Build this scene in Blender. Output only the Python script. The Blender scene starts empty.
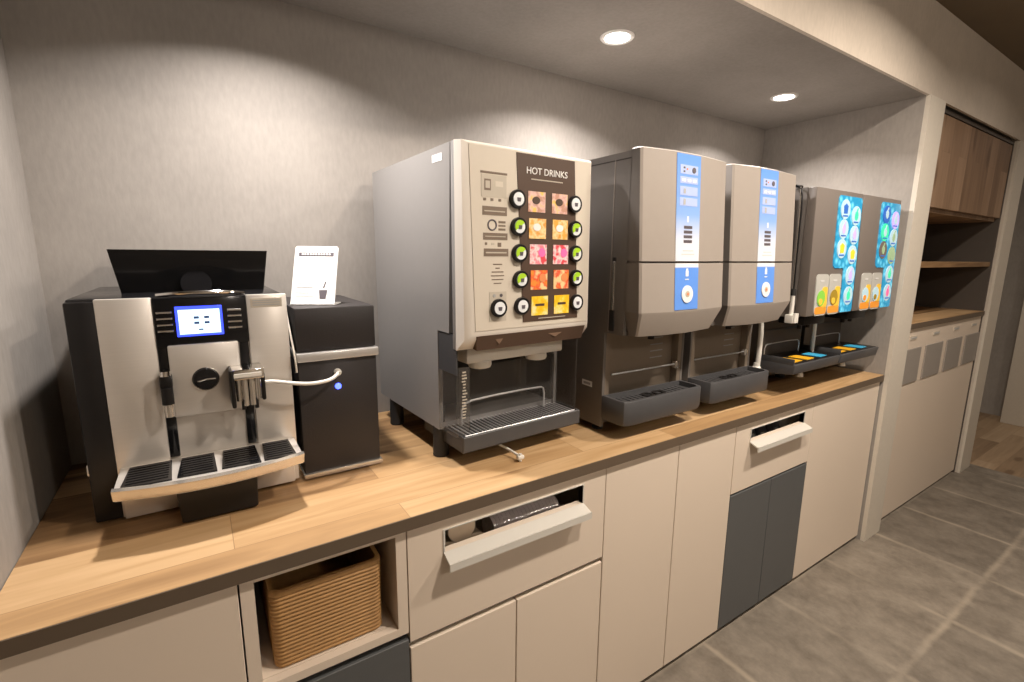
import bpy, bmesh, math, random
from mathutils import Vector, Matrix
random.seed(7)
D=bpy.data; SC=bpy.context.scene; COL=SC.collection
PI=math.pi

# ---------------------------------------------------------------- materials
MATS={}
def nodes(name):
    m=D.materials.new(name); m.use_nodes=True
    nt=m.node_tree; b=nt.nodes['Principled BSDF']
    MATS[name]=m
    return m,nt,b
def N(nt,t,**k):
    n=nt.nodes.new(t)
    for a,v in k.items():
        if a in n.inputs.keys(): n.inputs[a].default_value=v
        else: setattr(n,a,v)
    return n
def mat(name,col,rough=.5,metal=0,var=.06,nscale=40,bump=0,spec=.5,emit=None,es=0,trans=0,alpha=1,coat=0,stretch=(1,1,1)):
    m,nt,b=nodes(name)
    tc=N(nt,'ShaderNodeTexCoord'); mp=N(nt,'ShaderNodeMapping'); mp.inputs['Scale'].default_value=stretch
    nz=N(nt,'ShaderNodeTexNoise'); nz.inputs['Scale'].default_value=nscale; nz.inputs['Detail'].default_value=4
    nt.links.new(tc.outputs['Object'],mp.inputs[0]); nt.links.new(mp.outputs[0],nz.inputs['Vector'])
    mx=N(nt,'ShaderNodeMix',data_type='RGBA')
    mx.inputs['A'].default_value=tuple(c*(1-var) for c in col)+(1,)
    mx.inputs['B'].default_value=tuple(min(1,c*(1+var)) for c in col)+(1,)
    nt.links.new(nz.outputs['Fac'],mx.inputs['Factor']); nt.links.new(mx.outputs['Result'],b.inputs['Base Color'])
    b.inputs['Roughness'].default_value=rough; b.inputs['Metallic'].default_value=metal
    b.inputs['Specular IOR Level'].default_value=spec
    b.inputs['Transmission Weight'].default_value=trans; b.inputs['Alpha'].default_value=alpha
    b.inputs['Coat Weight'].default_value=coat
    if emit: b.inputs['Emission Color'].default_value=tuple(emit)+(1,); b.inputs['Emission Strength'].default_value=es
    if bump:
        bp=N(nt,'ShaderNodeBump'); bp.inputs['Strength'].default_value=bump; bp.inputs['Distance'].default_value=.002
        nt.links.new(nz.outputs['Fac'],bp.inputs['Height']); nt.links.new(bp.outputs[0],b.inputs['Normal'])
    return m

def wallpaper(name,c1,c2):
    m,nt,b=nodes(name)
    tc=N(nt,'ShaderNodeTexCoord')
    n1=N(nt,'ShaderNodeTexNoise'); n1.inputs['Scale'].default_value=90; n1.inputs['Detail'].default_value=5
    n2=N(nt,'ShaderNodeTexNoise'); n2.inputs['Scale'].default_value=6; n2.inputs['Detail'].default_value=3
    mp=N(nt,'ShaderNodeMapping'); mp.inputs['Scale'].default_value=(1,1,.35)
    nt.links.new(tc.outputs['Object'],mp.inputs[0]); nt.links.new(mp.outputs[0],n1.inputs['Vector']); nt.links.new(tc.outputs['Object'],n2.inputs['Vector'])
    ad=N(nt,'ShaderNodeMath',operation='ADD'); ml=N(nt,'ShaderNodeMath',operation='MULTIPLY'); ml.inputs[1].default_value=.5
    nt.links.new(n1.outputs['Fac'],ad.inputs[0]); nt.links.new(n2.outputs['Fac'],ad.inputs[1]); nt.links.new(ad.outputs[0],ml.inputs[0])
    cr=N(nt,'ShaderNodeValToRGB'); cr.color_ramp.elements[0].position=.35; cr.color_ramp.elements[1].position=.65
    cr.color_ramp.elements[0].color=c1+(1,); cr.color_ramp.elements[1].color=c2+(1,)
    nt.links.new(ml.outputs[0],cr.inputs[0]); nt.links.new(cr.outputs[0],b.inputs['Base Color'])
    b.inputs['Roughness'].default_value=.85
    bp=N(nt,'ShaderNodeBump'); bp.inputs['Strength'].default_value=.25; bp.inputs['Distance'].default_value=.002
    nt.links.new(n1.outputs['Fac'],bp.inputs['Height']); nt.links.new(bp.outputs[0],b.inputs['Normal'])
    return m

def wood(name,stops,bw=.9,bh=.11,rough=.42,axis='X',grain=.5,contrast=1.0,mortar=.0008):
    """staves running along one axis; brick texture picks a tone per stave, stretched noise draws the grain"""
    m,nt,b=nodes(name)
    tc=N(nt,'ShaderNodeTexCoord')
    sep=N(nt,'ShaderNodeSeparateXYZ'); cmb=N(nt,'ShaderNodeCombineXYZ')
    nt.links.new(tc.outputs['Object'],sep.inputs[0])
    order={'X':('X','Y','Z'),'Z':('Z','X','Y')}[axis]
    for i,a in enumerate(order): nt.links.new(sep.outputs[a],cmb.inputs[i])
    br=N(nt,'ShaderNodeTexBrick'); br.offset=.37; br.inputs['Scale'].default_value=1
    br.inputs['Brick Width'].default_value=bw; br.inputs['Row Height'].default_value=bh
    br.inputs['Mortar Size'].default_value=mortar; br.inputs['Mortar Smooth'].default_value=.5; br.inputs['Bias'].default_value=0
    br.inputs['Color1'].default_value=(0,0,0,1); br.inputs['Color2'].default_value=(1,1,1,1); br.inputs['Mortar'].default_value=(.1,.1,.1,1)
    nt.links.new(cmb.outputs[0],br.inputs['Vector'])
    # offset grain per stave
    ad=N(nt,'ShaderNodeVectorMath',operation='MULTIPLY_ADD'); ad.inputs[1].default_value=(7,3,5)
    nt.links.new(br.outputs['Color'],ad.inputs[0]); nt.links.new(cmb.outputs[0],ad.inputs[2])
    mp=N(nt,'ShaderNodeMapping'); mp.inputs['Scale'].default_value=(2.2,26,26); nt.links.new(ad.outputs[0],mp.inputs[0])
    nz=N(nt,'ShaderNodeTexNoise'); nz.inputs['Scale'].default_value=1; nz.inputs['Detail'].default_value=6; nz.inputs['Distortion'].default_value=1.2
    nt.links.new(mp.outputs[0],nz.inputs['Vector'])
    mp2=N(nt,'ShaderNodeMapping'); mp2.inputs['Scale'].default_value=(3,9,9); nt.links.new(ad.outputs[0],mp2.inputs[0])
    kn=N(nt,'ShaderNodeTexVoronoi'); kn.inputs['Scale'].default_value=.8; nt.links.new(mp2.outputs[0],kn.inputs['Vector'])
    kr=N(nt,'ShaderNodeMapRange'); kr.inputs['From Min'].default_value=.03; kr.inputs['From Max'].default_value=.20; kr.inputs['To Min'].default_value=-.5; kr.inputs['To Max'].default_value=0
    nt.links.new(kn.outputs['Distance'],kr.inputs['Value'])
    a=N(nt,'ShaderNodeMath',operation='MULTIPLY'); a.inputs[1].default_value=grain; nt.links.new(nz.outputs['Fac'],a.inputs[0])
    c=N(nt,'ShaderNodeMath',operation='MULTIPLY_ADD'); c.inputs[1].default_value=(1-grain)*contrast; nt.links.new(br.outputs['Color'],c.inputs[0]); nt.links.new(a.outputs[0],c.inputs[2])
    e=N(nt,'ShaderNodeMath',operation='ADD'); nt.links.new(c.outputs[0],e.inputs[0]); nt.links.new(kr.outputs[0],e.inputs[1])
    cr=N(nt,'ShaderNodeValToRGB'); els=cr.color_ramp.elements
    els[0].position=stops[0][0]; els[0].color=stops[0][1]+(1,); els[1].position=stops[-1][0]; els[1].color=stops[-1][1]+(1,)
    for p,col in stops[1:-1]: q=els.new(p); q.color=col+(1,)
    nt.links.new(e.outputs[0],cr.inputs[0]); nt.links.new(cr.outputs[0],b.inputs['Base Color'])
    b.inputs['Roughness'].default_value=rough
    bp=N(nt,'ShaderNodeBump'); bp.inputs['Strength'].default_value=.12; bp.inputs['Distance'].default_value=.001
    nt.links.new(nz.outputs['Fac'],bp.inputs['Height']); nt.links.new(bp.outputs[0],b.inputs['Normal'])
    return m

def tiles():
    m,nt,b=nodes('concrete_tile')
    tc=N(nt,'ShaderNodeTexCoord'); mp=N(nt,'ShaderNodeMapping'); mp.inputs['Location'].default_value=(-2.36+.455*8,.42+.455*10,0)
    nt.links.new(tc.outputs['Object'],mp.inputs[0])
    # wobble joint
    nw=N(nt,'ShaderNodeTexNoise'); nw.inputs['Scale'].default_value=9
    wa=N(nt,'ShaderNodeVectorMath',operation='MULTIPLY_ADD'); wa.inputs[1].default_value=(.022,.022,0)
    nt.links.new(mp.outputs[0],nw.inputs['Vector']); nt.links.new(nw.outputs['Color'],wa.inputs[0]); nt.links.new(mp.outputs[0],wa.inputs[2])
    br=N(nt,'ShaderNodeTexBrick'); br.offset=0; br.inputs['Scale'].default_value=1
    br.inputs['Brick Width'].default_value=.455; br.inputs['Row Height'].default_value=.455
    br.inputs['Mortar Size'].default_value=.019; br.inputs['Mortar Smooth'].default_value=1.0
    br.inputs['Color1'].default_value=(.78,.78,.78,1); br.inputs['Color2'].default_value=(1,1,1,1); br.inputs['Mortar'].default_value=(1,1,1,1)
    nt.links.new(wa.outputs[0],br.inputs['Vector'])
    n1=N(nt,'ShaderNodeTexNoise'); n1.inputs['Scale'].default_value=7; n1.inputs['Detail'].default_value=10; n1.inputs['Roughness'].default_value=.72; n1.inputs['Distortion'].default_value=.1
    ms=N(nt,'ShaderNodeMapping'); ms.inputs['Scale'].default_value=(1.2,1,1); nt.links.new(tc.outputs['Object'],ms.inputs[0]); nt.links.new(ms.outputs[0],n1.inputs['Vector'])
    cr=N(nt,'ShaderNodeValToRGB'); el=cr.color_ramp.elements
    el[0].position=.27; el[0].color=(.12,.10,.078,1); el[1].position=.72; el[1].color=(.31,.27,.22,1)
    nt.links.new(n1.outputs['Fac'],cr.inputs[0])
    mu=N(nt,'ShaderNodeMix',data_type='RGBA',blend_type='MULTIPLY'); mu.inputs['Factor'].default_value=1
    nt.links.new(cr.outputs[0],mu.inputs['A']); nt.links.new(br.outputs['Color'],mu.inputs['B'])
    n2=N(nt,'ShaderNodeTexNoise'); n2.inputs['Scale'].default_value=4; nt.links.new(tc.outputs['Object'],n2.inputs['Vector'])
    mf=N(nt,'ShaderNodeMath',operation='MULTIPLY'); nt.links.new(br.outputs['Fac'],mf.inputs[0])
    mr=N(nt,'ShaderNodeMapRange'); mr.inputs['From Min'].default_value=.3; mr.inputs['From Max'].default_value=.65; mr.inputs['To Min'].default_value=.0; mr.inputs['To Max'].default_value=.55
    nt.links.new(n2.outputs['Fac'],mr.inputs['Value']); nt.links.new(mr.outputs[0],mf.inputs[1])
    mx=N(nt,'ShaderNodeMix',data_type='RGBA'); mx.inputs['B'].default_value=(.42,.36,.28,1)
    nt.links.new(mf.outputs[0],mx.inputs['Factor']); nt.links.new(mu.outputs['Result'],mx.inputs['A']); nt.links.new(mx.outputs['Result'],b.inputs['Base Color'])
    b.inputs['Roughness'].default_value=.5
    bp=N(nt,'ShaderNodeBump'); bp.inputs['Strength'].default_value=.2; bp.inputs['Distance'].default_value=.004
    nt.links.new(n1.outputs['Fac'],bp.inputs['Height']); nt.links.new(bp.outputs[0],b.inputs['Normal'])
    return m

def strip_print():
    """printed strip: cornflower blue at the top fading to near white, white band, then blue again (object Z)"""
    m,nt,b=nodes('blue_print')
    tc=N(nt,'ShaderNodeTexCoord'); sp=N(nt,'ShaderNodeSeparateXYZ'); nt.links.new(tc.outputs['Object'],sp.inputs[0])
    mr=N(nt,'ShaderNodeMapRange'); mr.inputs['From Min'].default_value=.37; mr.inputs['From Max'].default_value=.83; nt.links.new(sp.outputs['Z'],mr.inputs['Value'])
    cr=N(nt,'ShaderNodeValToRGB'); el=cr.color_ramp.elements
    el[0].position=0; el[0].color=(.13,.32,.86,1); el[1].position=1; el[1].color=(.13,.32,.84,1)
    for p,c in [(.300,(.13,.32,.86,1)),(.304,(.78,.80,.86,1)),(.45,(.72,.76,.86,1)),(.62,(.25,.43,.86,1))]: q=el.new(p); q.color=c
    nt.links.new(mr.outputs[0],cr.inputs[0]); nt.links.new(cr.outputs[0],b.inputs['Base Color']); b.inputs['Roughness'].default_value=.3
    return m

def led_panel():
    m,nt,b=nodes('led_panel')
    tc=N(nt,'ShaderNodeTexCoord'); v=N(nt,'ShaderNodeTexVoronoi'); v.inputs['Scale'].default_value=34
    nt.links.new(tc.outputs['Object'],v.inputs['Vector'])
    cr=N(nt,'ShaderNodeValToRGB'); el=cr.color_ramp.elements; el[0].position=.05; el[0].color=(.16,.62,.82,1); el[1].position=.55; el[1].color=(.02,.25,.46,1)
    nt.links.new(v.outputs['Distance'],cr.inputs[0]); nt.links.new(cr.outputs[0],b.inputs['Base Color']); nt.links.new(cr.outputs[0],b.inputs['Emission Color'])
    b.inputs['Emission Strength'].default_value=.55; b.inputs['Roughness'].default_value=.25
    return m

def drink_card(name,c1,c2,c3,scale=45):
    m,nt,b=nodes(name)
    tc=N(nt,'ShaderNodeTexCoord'); v=N(nt,'ShaderNodeTexNoise'); v.inputs['Scale'].default_value=scale; v.inputs['Detail'].default_value=2
    nt.links.new(tc.outputs['Object'],v.inputs['Vector'])
    cr=N(nt,'ShaderNodeValToRGB'); el=cr.color_ramp.elements; el[0].position=.38; el[0].color=c1+(1,); el[1].position=.62; el[1].color=c3+(1,)
    q=el.new(.5); q.color=c2+(1,)
    nt.links.new(v.outputs['Fac'],cr.inputs[0]); nt.links.new(cr.outputs[0],b.inputs['Base Color']); nt.links.new(cr.outputs[0],b.inputs['Emission Color'])
    b.inputs['Emission Strength'].default_value=.12; b.inputs['Roughness'].default_value=.25
    return m

def brushed(name,col,rough=.3,stretch=(1,1,60),var=.05):
    m=mat(name,col,rough=rough,metal=1,var=var,nscale=8,bump=.03,stretch=stretch)
    return m

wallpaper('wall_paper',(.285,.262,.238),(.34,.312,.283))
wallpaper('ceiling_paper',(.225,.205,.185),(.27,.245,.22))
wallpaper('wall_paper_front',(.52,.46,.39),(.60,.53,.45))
mat('ceiling_dark',(.16,.12,.075),.8,nscale=8)
mat('trim_white',(.62,.57,.49),.6,nscale=60,bump=.1)
wood('oak',[(.22,(.16,.085,.035)),(.40,(.33,.195,.09)),(.58,(.46,.285,.135)),(.78,(.60,.405,.22))],bw=.85,bh=.14,rough=.45,grain=.58,contrast=1.15)
wood('walnut_front',[(.15,(.13,.075,.042)),(.5,(.24,.15,.09)),(.85,(.36,.24,.155))],bw=3,bh=.12,axis='Z',rough=.5,grain=.6)
wood('floor_plank',[(.1,(.16,.10,.055)),(.5,(.33,.23,.14)),(.9,(.48,.36,.24))],bw=.9,bh=.12,rough=.5,grain=.5)
tiles(); strip_print(); led_panel()
mat('edge_brown',(.12,.088,.06),.5,nscale=20)
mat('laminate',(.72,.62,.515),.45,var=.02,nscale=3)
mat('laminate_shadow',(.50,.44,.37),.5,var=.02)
mat('laminate_grey',(.095,.10,.103),.45,var=.04)
mat('kick_dark',(.03,.027,.023),.7)
mat('handle_metal',(.62,.60,.55),.35,var=.03)
mat('gloss_black',(.008,.008,.009),.12,spec=.4,var=.2)
mat('satin_black',(.012,.011,.011),.35,var=.15,spec=.3)
mat('soft_black',(.024,.020,.020),.55,var=.1,nscale=300,bump=.15)
mat('charcoal',(.055,.055,.058),.45,var=.1)
mat('tray_grey',(.068,.068,.072),.42,var=.08)
mat('aluminium',(.68,.64,.59),.32,metal=.45,var=.04,nscale=8,bump=.02,stretch=(1,1,60))
brushed('aluminium_side',(.60,.60,.60),.38,(1,60,1))
mat('chrome',(.82,.81,.79),.10,metal=1,var=.02)
mat('chrome_soft',(.70,.66,.60),.25,metal=.8,var=.05)
mat('band_metal',(.66,.64,.62),.3,metal=.5)
mat('screen_blue',(.03,.05,.6),.2,emit=(.04,.07,1.0),es=2.2)
mat('screen_white',(.6,.8,1),.2,emit=(.62,.84,1.0),es=1.6)
mat('screen_ink',(.08,.15,.4),.3)
mat('led_blue',(.1,.15,1),.2,emit=(.06,.10,1.0),es=5)
mat('white_plastic',(.74,.72,.67),.35,var=.02)
mat('white_paper',(.86,.86,.85),.6,var=.01)
mat('print_grey',(.42,.42,.42),.6)
mat('print_light',(.66,.66,.66),.6)
mat('print_dark',(.10,.085,.10),.6)
mat('door_cream',(.76,.71,.64),.32,var=.02)
mat('door_face',(.66,.60,.51),.4,var=.02)
mat('panel_brown',(.082,.048,.031),.5,var=.06)
mat('brown_mark',(.19,.12,.08),.4)
mat('label_brown',(.21,.16,.12),.4)
mat('label_pale',(.54,.49,.41),.4)
mat('body_silver',(.36,.35,.345),.36,metal=.35,var=.03)
mat('clear_plastic',(.12,.11,.10),.06,var=.02,alpha=.28,spec=.8)
mat('inner_dark',(.045,.039,.035),.4,var=.08)
mat('wire',(.72,.72,.73),.3,metal=.55)
mat('green_key',(.38,.62,.03),.3,emit=(.4,.7,.03),es=.15)
mat('key_white',(.75,.76,.76),.25,emit=(.8,.85,.9),es=.12)
mat('rubber',(.018,.017,.017),.6)
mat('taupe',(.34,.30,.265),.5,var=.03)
mat('taupe_shaded',(.175,.158,.145),.45,var=.03)  # darker copy of taupe, shade on the machine sides put into the colour
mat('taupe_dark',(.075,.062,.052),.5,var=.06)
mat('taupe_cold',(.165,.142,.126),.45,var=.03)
mat('splash_beige',(.30,.245,.19),.28,metal=.4,var=.06)
mat('strip_pale',(.42,.52,.84),.4)
mat('seam',(.05,.04,.035),.6)
mat('orange_print',(.80,.28,.10),.5)
mat('can_yellow',(.85,.55,.06),.4,emit=(.85,.5,.05),es=.12)
mat('can_orange',(.85,.33,.04),.4,emit=(.85,.3,.04),es=.1)
mat('can_green',(.25,.62,.08),.4,emit=(.25,.62,.08),es=.1)
mat('can_brown',(.40,.27,.03),.4)
mat('can_white',(.50,.50,.47),.35)
mat('icon_white',(.40,.58,.66),.3,emit=(.62,.86,.96),es=.30)
mat('icon_green',(.05,.65,.35),.3,emit=(.05,.65,.35),es=.6)
mat('icon_navy',(.03,.12,.45),.3,emit=(.04,.14,.5),es=.5)
mat('icon_orange',(.95,.5,.03),.3,emit=(.95,.5,.03),es=.7)
mat('icon_violet',(.45,.35,.85),.3,emit=(.5,.4,.9),es=.6)
mat('icon_pink',(.8,.12,.3),.3,emit=(.8,.12,.3),es=.6)
mat('icon_brown',(.15,.12,.10),.3,emit=(.15,.12,.10),es=.3)
mat('icon_olive',(.30,.42,.25),.3,emit=(.3,.45,.25),es=.4)
mat('sticker_yellow',(.85,.45,.02),.45)
mat('sticker_blue',(.05,.42,.70),.45)
mat('wicker',(.42,.235,.085),.6,var=.3,nscale=60,bump=.4,stretch=(1,1,3))
mat('cup_paper',(.72,.60,.46),.6,var=.04)
mat('cup_wrap',(.58,.52,.53),.15,var=.35,nscale=30,bump=.8,coat=.6)
mat('pack_dark',(.045,.04,.045),.3,var=.5,nscale=40)
mat('flap_grey',(.31,.28,.25),.5,var=.04)
mat('light_glow',(1,1,1),.4,emit=(1.0,.97,.92),es=14)
mat('light_trim',(.75,.73,.70),.4)
drink_card('card_cocoa',(.55,.30,.22),(.75,.50,.45),(.85,.55,.15))
drink_card('card_latte',(.80,.40,.08),(.88,.65,.35),(.75,.35,.08))
drink_card('card_berry',(.75,.08,.10),(.85,.70,.68),(.80,.25,.30))
drink_card('card_orange',(.85,.28,.05),(.80,.10,.05),(.90,.60,.30))
drink_card('card_corn',(.90,.50,.02),(.90,.62,.05),(.90,.75,.35))

# ---------------------------------------------------------------- mesh builder
class MB:
    def __init__(s): s.bm=bmesh.new(); s.mats=[]
    def mi(s,m):
        if m not in s.mats: s.mats.append(m)
        return s.mats.index(m)
    def _merge(s,b,m):
        i=s.mi(m)
        for f in b.faces: f.material_index=i
        me=D.meshes.new('tmp'); b.to_mesh(me); b.free()
        s.bm.from_mesh(me); D.meshes.remove(me); return s
    def box(s,x0,x1,y0,y1,z0,z1,m,bev=0,seg=2):
        return s.hexa([(x0,y0,z0),(x1,y0,z0),(x1,y1,z0),(x0,y1,z0),(x0,y0,z1),(x1,y0,z1),(x1,y1,z1),(x0,y1,z1)],m,bev,seg)
    def hexa(s,p,m,bev=0,seg=2):
        b=bmesh.new(); v=[b.verts.new(q) for q in p]
        for f in [(0,3,2,1),(4,5,6,7),(0,1,5,4),(1,2,6,5),(2,3,7,6),(3,0,4,7)]: b.faces.new([v[i] for i in f])
        bmesh.ops.recalc_face_normals(b,faces=b.faces)
        if bev: bmesh.ops.bevel(b,geom=list(b.edges),offset=bev,segments=seg,affect='EDGES',profile=.5)
        return s._merge(b,m)
    def rings(s,rings,m,cap=True,closed=False):
        b=bmesh.new(); R=[[b.verts.new(p) for p in r] for r in rings]; n=len(R[0])
        rr=list(zip(R,R[1:]))+([(R[-1],R[0])] if closed else [])
        for a,c in rr:
            for i in range(n):
                b.faces.new((a[i],a[(i+1)%n],c[(i+1)%n],c[i]))
        if cap and not closed: b.faces.new(R[0][::-1]); b.faces.new(R[-1])
        bmesh.ops.recalc_face_normals(b,faces=b.faces)
        return s._merge(b,m)
    def cyl(s,p0,p1,r0,m,r1=None,n=24,cap=True):
        r1=r0 if r1 is None else r1
        p0=Vector(p0); p1=Vector(p1); d=(p1-p0).normalized()
        u=d.orthogonal().normalized(); w=d.cross(u)
        ring=lambda c,r:[tuple(c+(u*math.cos(2*PI*i/n)+w*math.sin(2*PI*i/n))*r) for i in range(n)]
        return s.rings([ring(p0,r0),ring(p1,r1)],m,cap)
    def lathe(s,c,ax,prof,m,n=28,closed=False):
        """prof: list of (radius, distance along ax)"""
        c=Vector(c); d=Vector(ax).normalized(); u=d.orthogonal().normalized(); w=d.cross(u)
        return s.rings([[tuple(c+d*h+(u*math.cos(2*PI*i/n)+w*math.sin(2*PI*i/n))*max(r,1e-5)) for i in range(n)] for r,h in prof],m,True,closed)
    def tube(s,pts,r,m,n=10,smooth=0):
        P=[Vector(p) for p in pts]
        for _ in range(smooth):
            Q=[P[0]]
            for a,c in zip(P,P[1:]): Q+= [a*.75+c*.25,a*.25+c*.75]
            P=Q+[P[-1]]
        R=[]; u=None
        for i,p in enumerate(P):
            t=(P[min(i+1,len(P)-1)]-P[max(i-1,0)]).normalized()
            if u is None: u=t.orthogonal().normalized()
            u=(u-t*u.dot(t)).normalized(); w=t.cross(u)
            R.append([tuple(p+(u*math.cos(2*PI*k/n)+w*math.sin(2*PI*k/n))*r) for k in range(n)])
        return s.rings(R,m)
    def prism(s,poly,y0,y1,m,bev=0):
        """polygon in XZ, extruded from y0 to y1"""
        b=bmesh.new(); a=[b.verts.new((x,y0,z)) for x,z in poly]; c=[b.verts.new((x,y1,z)) for x,z in poly]; n=len(poly)
        b.faces.new(a); b.faces.new(c[::-1])
        for i in range(n): b.faces.new((a[i],c[i],c[(i+1)%n],a[(i+1)%n]))
        bmesh.ops.recalc_face_normals(b,faces=b.faces)
        if bev: bmesh.ops.bevel(b,geom=list(b.edges),offset=bev,segments=2,affect='EDGES')
        return s._merge(b,m)
    def disc(s,x,z,y,r,m,t=.0012,rz=None,n=24):
        rz=rz or r
        return s.prism([(x+r*math.cos(2*PI*i/n),z+rz*math.sin(2*PI*i/n)) for i in range(n)],y-t,y,m)
    def text(s,txt,x,z,y,size,m,depth=.0006):
        c=D.curves.new('t','FONT'); c.body=txt; c.size=size; c.extrude=depth; c.align_x='CENTER'; c.align_y='CENTER'
        o=D.objects.new('t',c); COL.objects.link(o)
        bpy.context.view_layer.update()
        me=D.meshes.new_from_object(o.evaluated_get(bpy.context.evaluated_depsgraph_get()))
        b=bmesh.new(); b.from_mesh(me); D.objects.remove(o); D.curves.remove(c); D.meshes.remove(me)
        b.transform(Matrix.Translation((x,y,z))@Matrix.Rotation(PI/2,4,'X'))
        return s._merge(b,m)
    def xf(s,M): s.bm.transform(M); return s
    def obj(s,name,parent=None,shift=None,smooth=35,label=None):
        if shift is not None: s.bm.transform(Matrix.Translation(-Vector(shift)))
        me=D.meshes.new(name); s.bm.to_mesh(me); s.bm.free()
        for m in s.mats: me.materials.append(MATS[m])
        for p in me.polygons: p.use_smooth=True
        me.set_sharp_from_angle(angle=math.radians(smooth))
        o=D.objects.new(name,me); COL.objects.link(o)
        if parent: o.parent=parent
        if label: o['label']=label
        return o

def struct(name,mb):
    o=mb.obj(name); o['kind']='structure'; return o
class Thing:
    def __init__(s,name,label,cat,loc,rotz=0,group=None,world=True):
        o=D.objects.new(name,None); COL.objects.link(o); o.empty_display_size=.05
        o.location=loc; o.rotation_euler=(0,0,rotz); o['label']=label; o['category']=cat
        if group: o['group']=group
        s.o=o; s.shift=Vector(loc) if world else None
    def part(s,name,mb,parent=None,label=None,smooth=35):
        return mb.obj(name,parent or s.o,s.shift,smooth,label)
def single(name,mb,label,cat,loc,group=None):
    o=mb.obj(name,None,loc); o.location=loc; o['label']=label; o['category']=cat
    if group: o['group']=group
    return o
def kids(o): return [c for c in D.objects if c.parent==o]
def dup(src,loc,label,rotz=None):
    def cp(o,par):
        c=o.copy(); COL.objects.link(c); c.parent=par
        for k in kids(o): cp(k,c)
        return c
    r=cp(src,None); r.location=loc; r['label']=label
    if rotz is not None: r.rotation_euler=(0,0,rotz)
    return r

# ---------------------------------------------------------------- room shell
LX,RX,BY,CZ=-.31,2.67,.70,2.072
CT=.85
struct('floor',MB().box(-2.2,4.36,-3.4,0.9,-.05,0,'concrete_tile'))
struct('floor',MB().box(4.36,6.4,-3.4,3.0,-.05,0,'floor_plank'))
struct('wall_back',MB().box(LX-.1,2.83,BY,BY+.1,0,2.5,'wall_paper'))
struct('wall_left',MB().box(LX-.1,LX,0,BY,0,2.5,'wall_paper'))
struct('wall_front_left',MB().box(-2.2,LX-.1,0,.1,0,2.45,'wall_paper_front'))
struct('wall_right',MB().box(RX,2.845,.0,BY,0,CZ,'wall_paper'))
struct('trim_1',MB().box(RX,2.845,-.018,0,0,CZ,'trim_white'))
struct('trim_2',MB().box(4.10,4.30,-.012,0,0,CZ,'trim_white'))
struct('wall_soffit',MB().box(LX-.1,4.30,-.012,0,CZ,2.41,'wall_paper_front'))
struct('wall_cabinet_side',MB().box(4.10,4.30,0,.9,0,2.41,'wall_paper_front'))
struct('ceiling',MB().box(LX-.1,2.845,0,BY,CZ,CZ+.05,'ceiling_paper'))
struct('ceiling',MB().box(-2.2,6.4,-3.4,3.0,2.41,2.46,'ceiling_dark'))
struct('wall_rear',MB().box(-2.2,6.4,-3.5,-3.4,0,2.41,'wall_paper_front'))
struct('wall_west',MB().box(-2.3,-2.2,-3.5,.1,0,2.41,'wall_paper_front'))
struct('wall_far',MB().box(5.95,6.05,-3.4,3.0,0,2.41,'wall_paper'))
struct('trim_3',MB().box(5.72,5.95,-.55,.14,0,2.41,'trim_white',.005))
struct('wall_corridor',MB().box(4.3,6.4,3.0,3.1,0,2.41,'wall_paper'))

# ---------------------------------------------------------------- downlights
def downlight(x,y,label):
    t=Thing('downlight',label,'ceiling light',(x,y,CZ),group='round downlights in the alcove ceiling')
    t.part('trim_ring',MB().lathe((x,y,CZ),(0,0,-1),[(.040,0),(.040,.003),(.050,.005),(.054,.001),(.054,0)],'light_trim',closed=True))
    t.part('diffuser',MB().lathe((x,y,CZ-.001),(0,0,-1),[(.001,0),(.041,0),(.041,.002),(.001,.003)],'light_glow'),label='glowing white disc')
    return t
DL=[(.19,.34),(1.187,.338),(2.20,.35)]
downlight(DL[1][0],DL[1][1],'round recessed ceiling light nearest the camera, above the grey blue-striped dispensers')
downlight(DL[2][0],DL[2][1],'round recessed ceiling light farther right, over the illuminated dispensers near the side wall')
def lamp(name,kind,loc,power,size,col,rot=(0,0,0),spread=None,blend=None,angle=None):
    l=D.lights.new(name,kind); l.energy=power; l.color=col
    if kind=='AREA':
        l.shape='DISK'; l.size=size
        if spread: l.spread=spread
    else:
        l.shadow_soft_size=size
        if angle: l.spot_size=angle; l.spot_blend=blend
    o=D.objects.new(name,l); COL.objects.link(o); o.location=loc; o.rotation_euler=rot
    return o
for i,(x,y) in enumerate(DL):
    lamp('alcove_lamp','AREA',(x,y,CZ-.008),[11.5,14.5,10.5][i],.08,(1,.93,.88),spread=math.radians(138))
for x,y,p in [(1.05,-.78,26),(2.05,-.75,29),(3.4,-.80,5),(5.0,-.7,3)]:
    lamp('room_lamp','AREA',(x,y,2.40),p,.10,(1,.87,.74),spread=math.radians(160))
for x,y,p in [(.85,-2.1,34),(2.8,-2.4,8)]:
    lamp('fill_lamp','POINT',(x,y,2.15),p,.09,(1,.88,.76))  # added fill lights without fixtures, brighten the soffit and machine fronts
lamp('corridor_lamp','AREA',(5.1,1.6,2.40),12,.12,(1,.86,.72))

# ---------------------------------------------------------------- worktop
t=Thing('worktop','long oak worktop with dark front edge carrying all the drink machines','worktop',(1.18,.35,.82))
t.part('oak_board',MB().box(LX+.002,RX-.002,.0015,BY-.002,.822,.85,'oak'))
t.part('front_edge',MB().box(LX+.002,RX-.002,-.001,.0015,.822,.8495,'edge_brown'),label='dark brown edge band')

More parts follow.
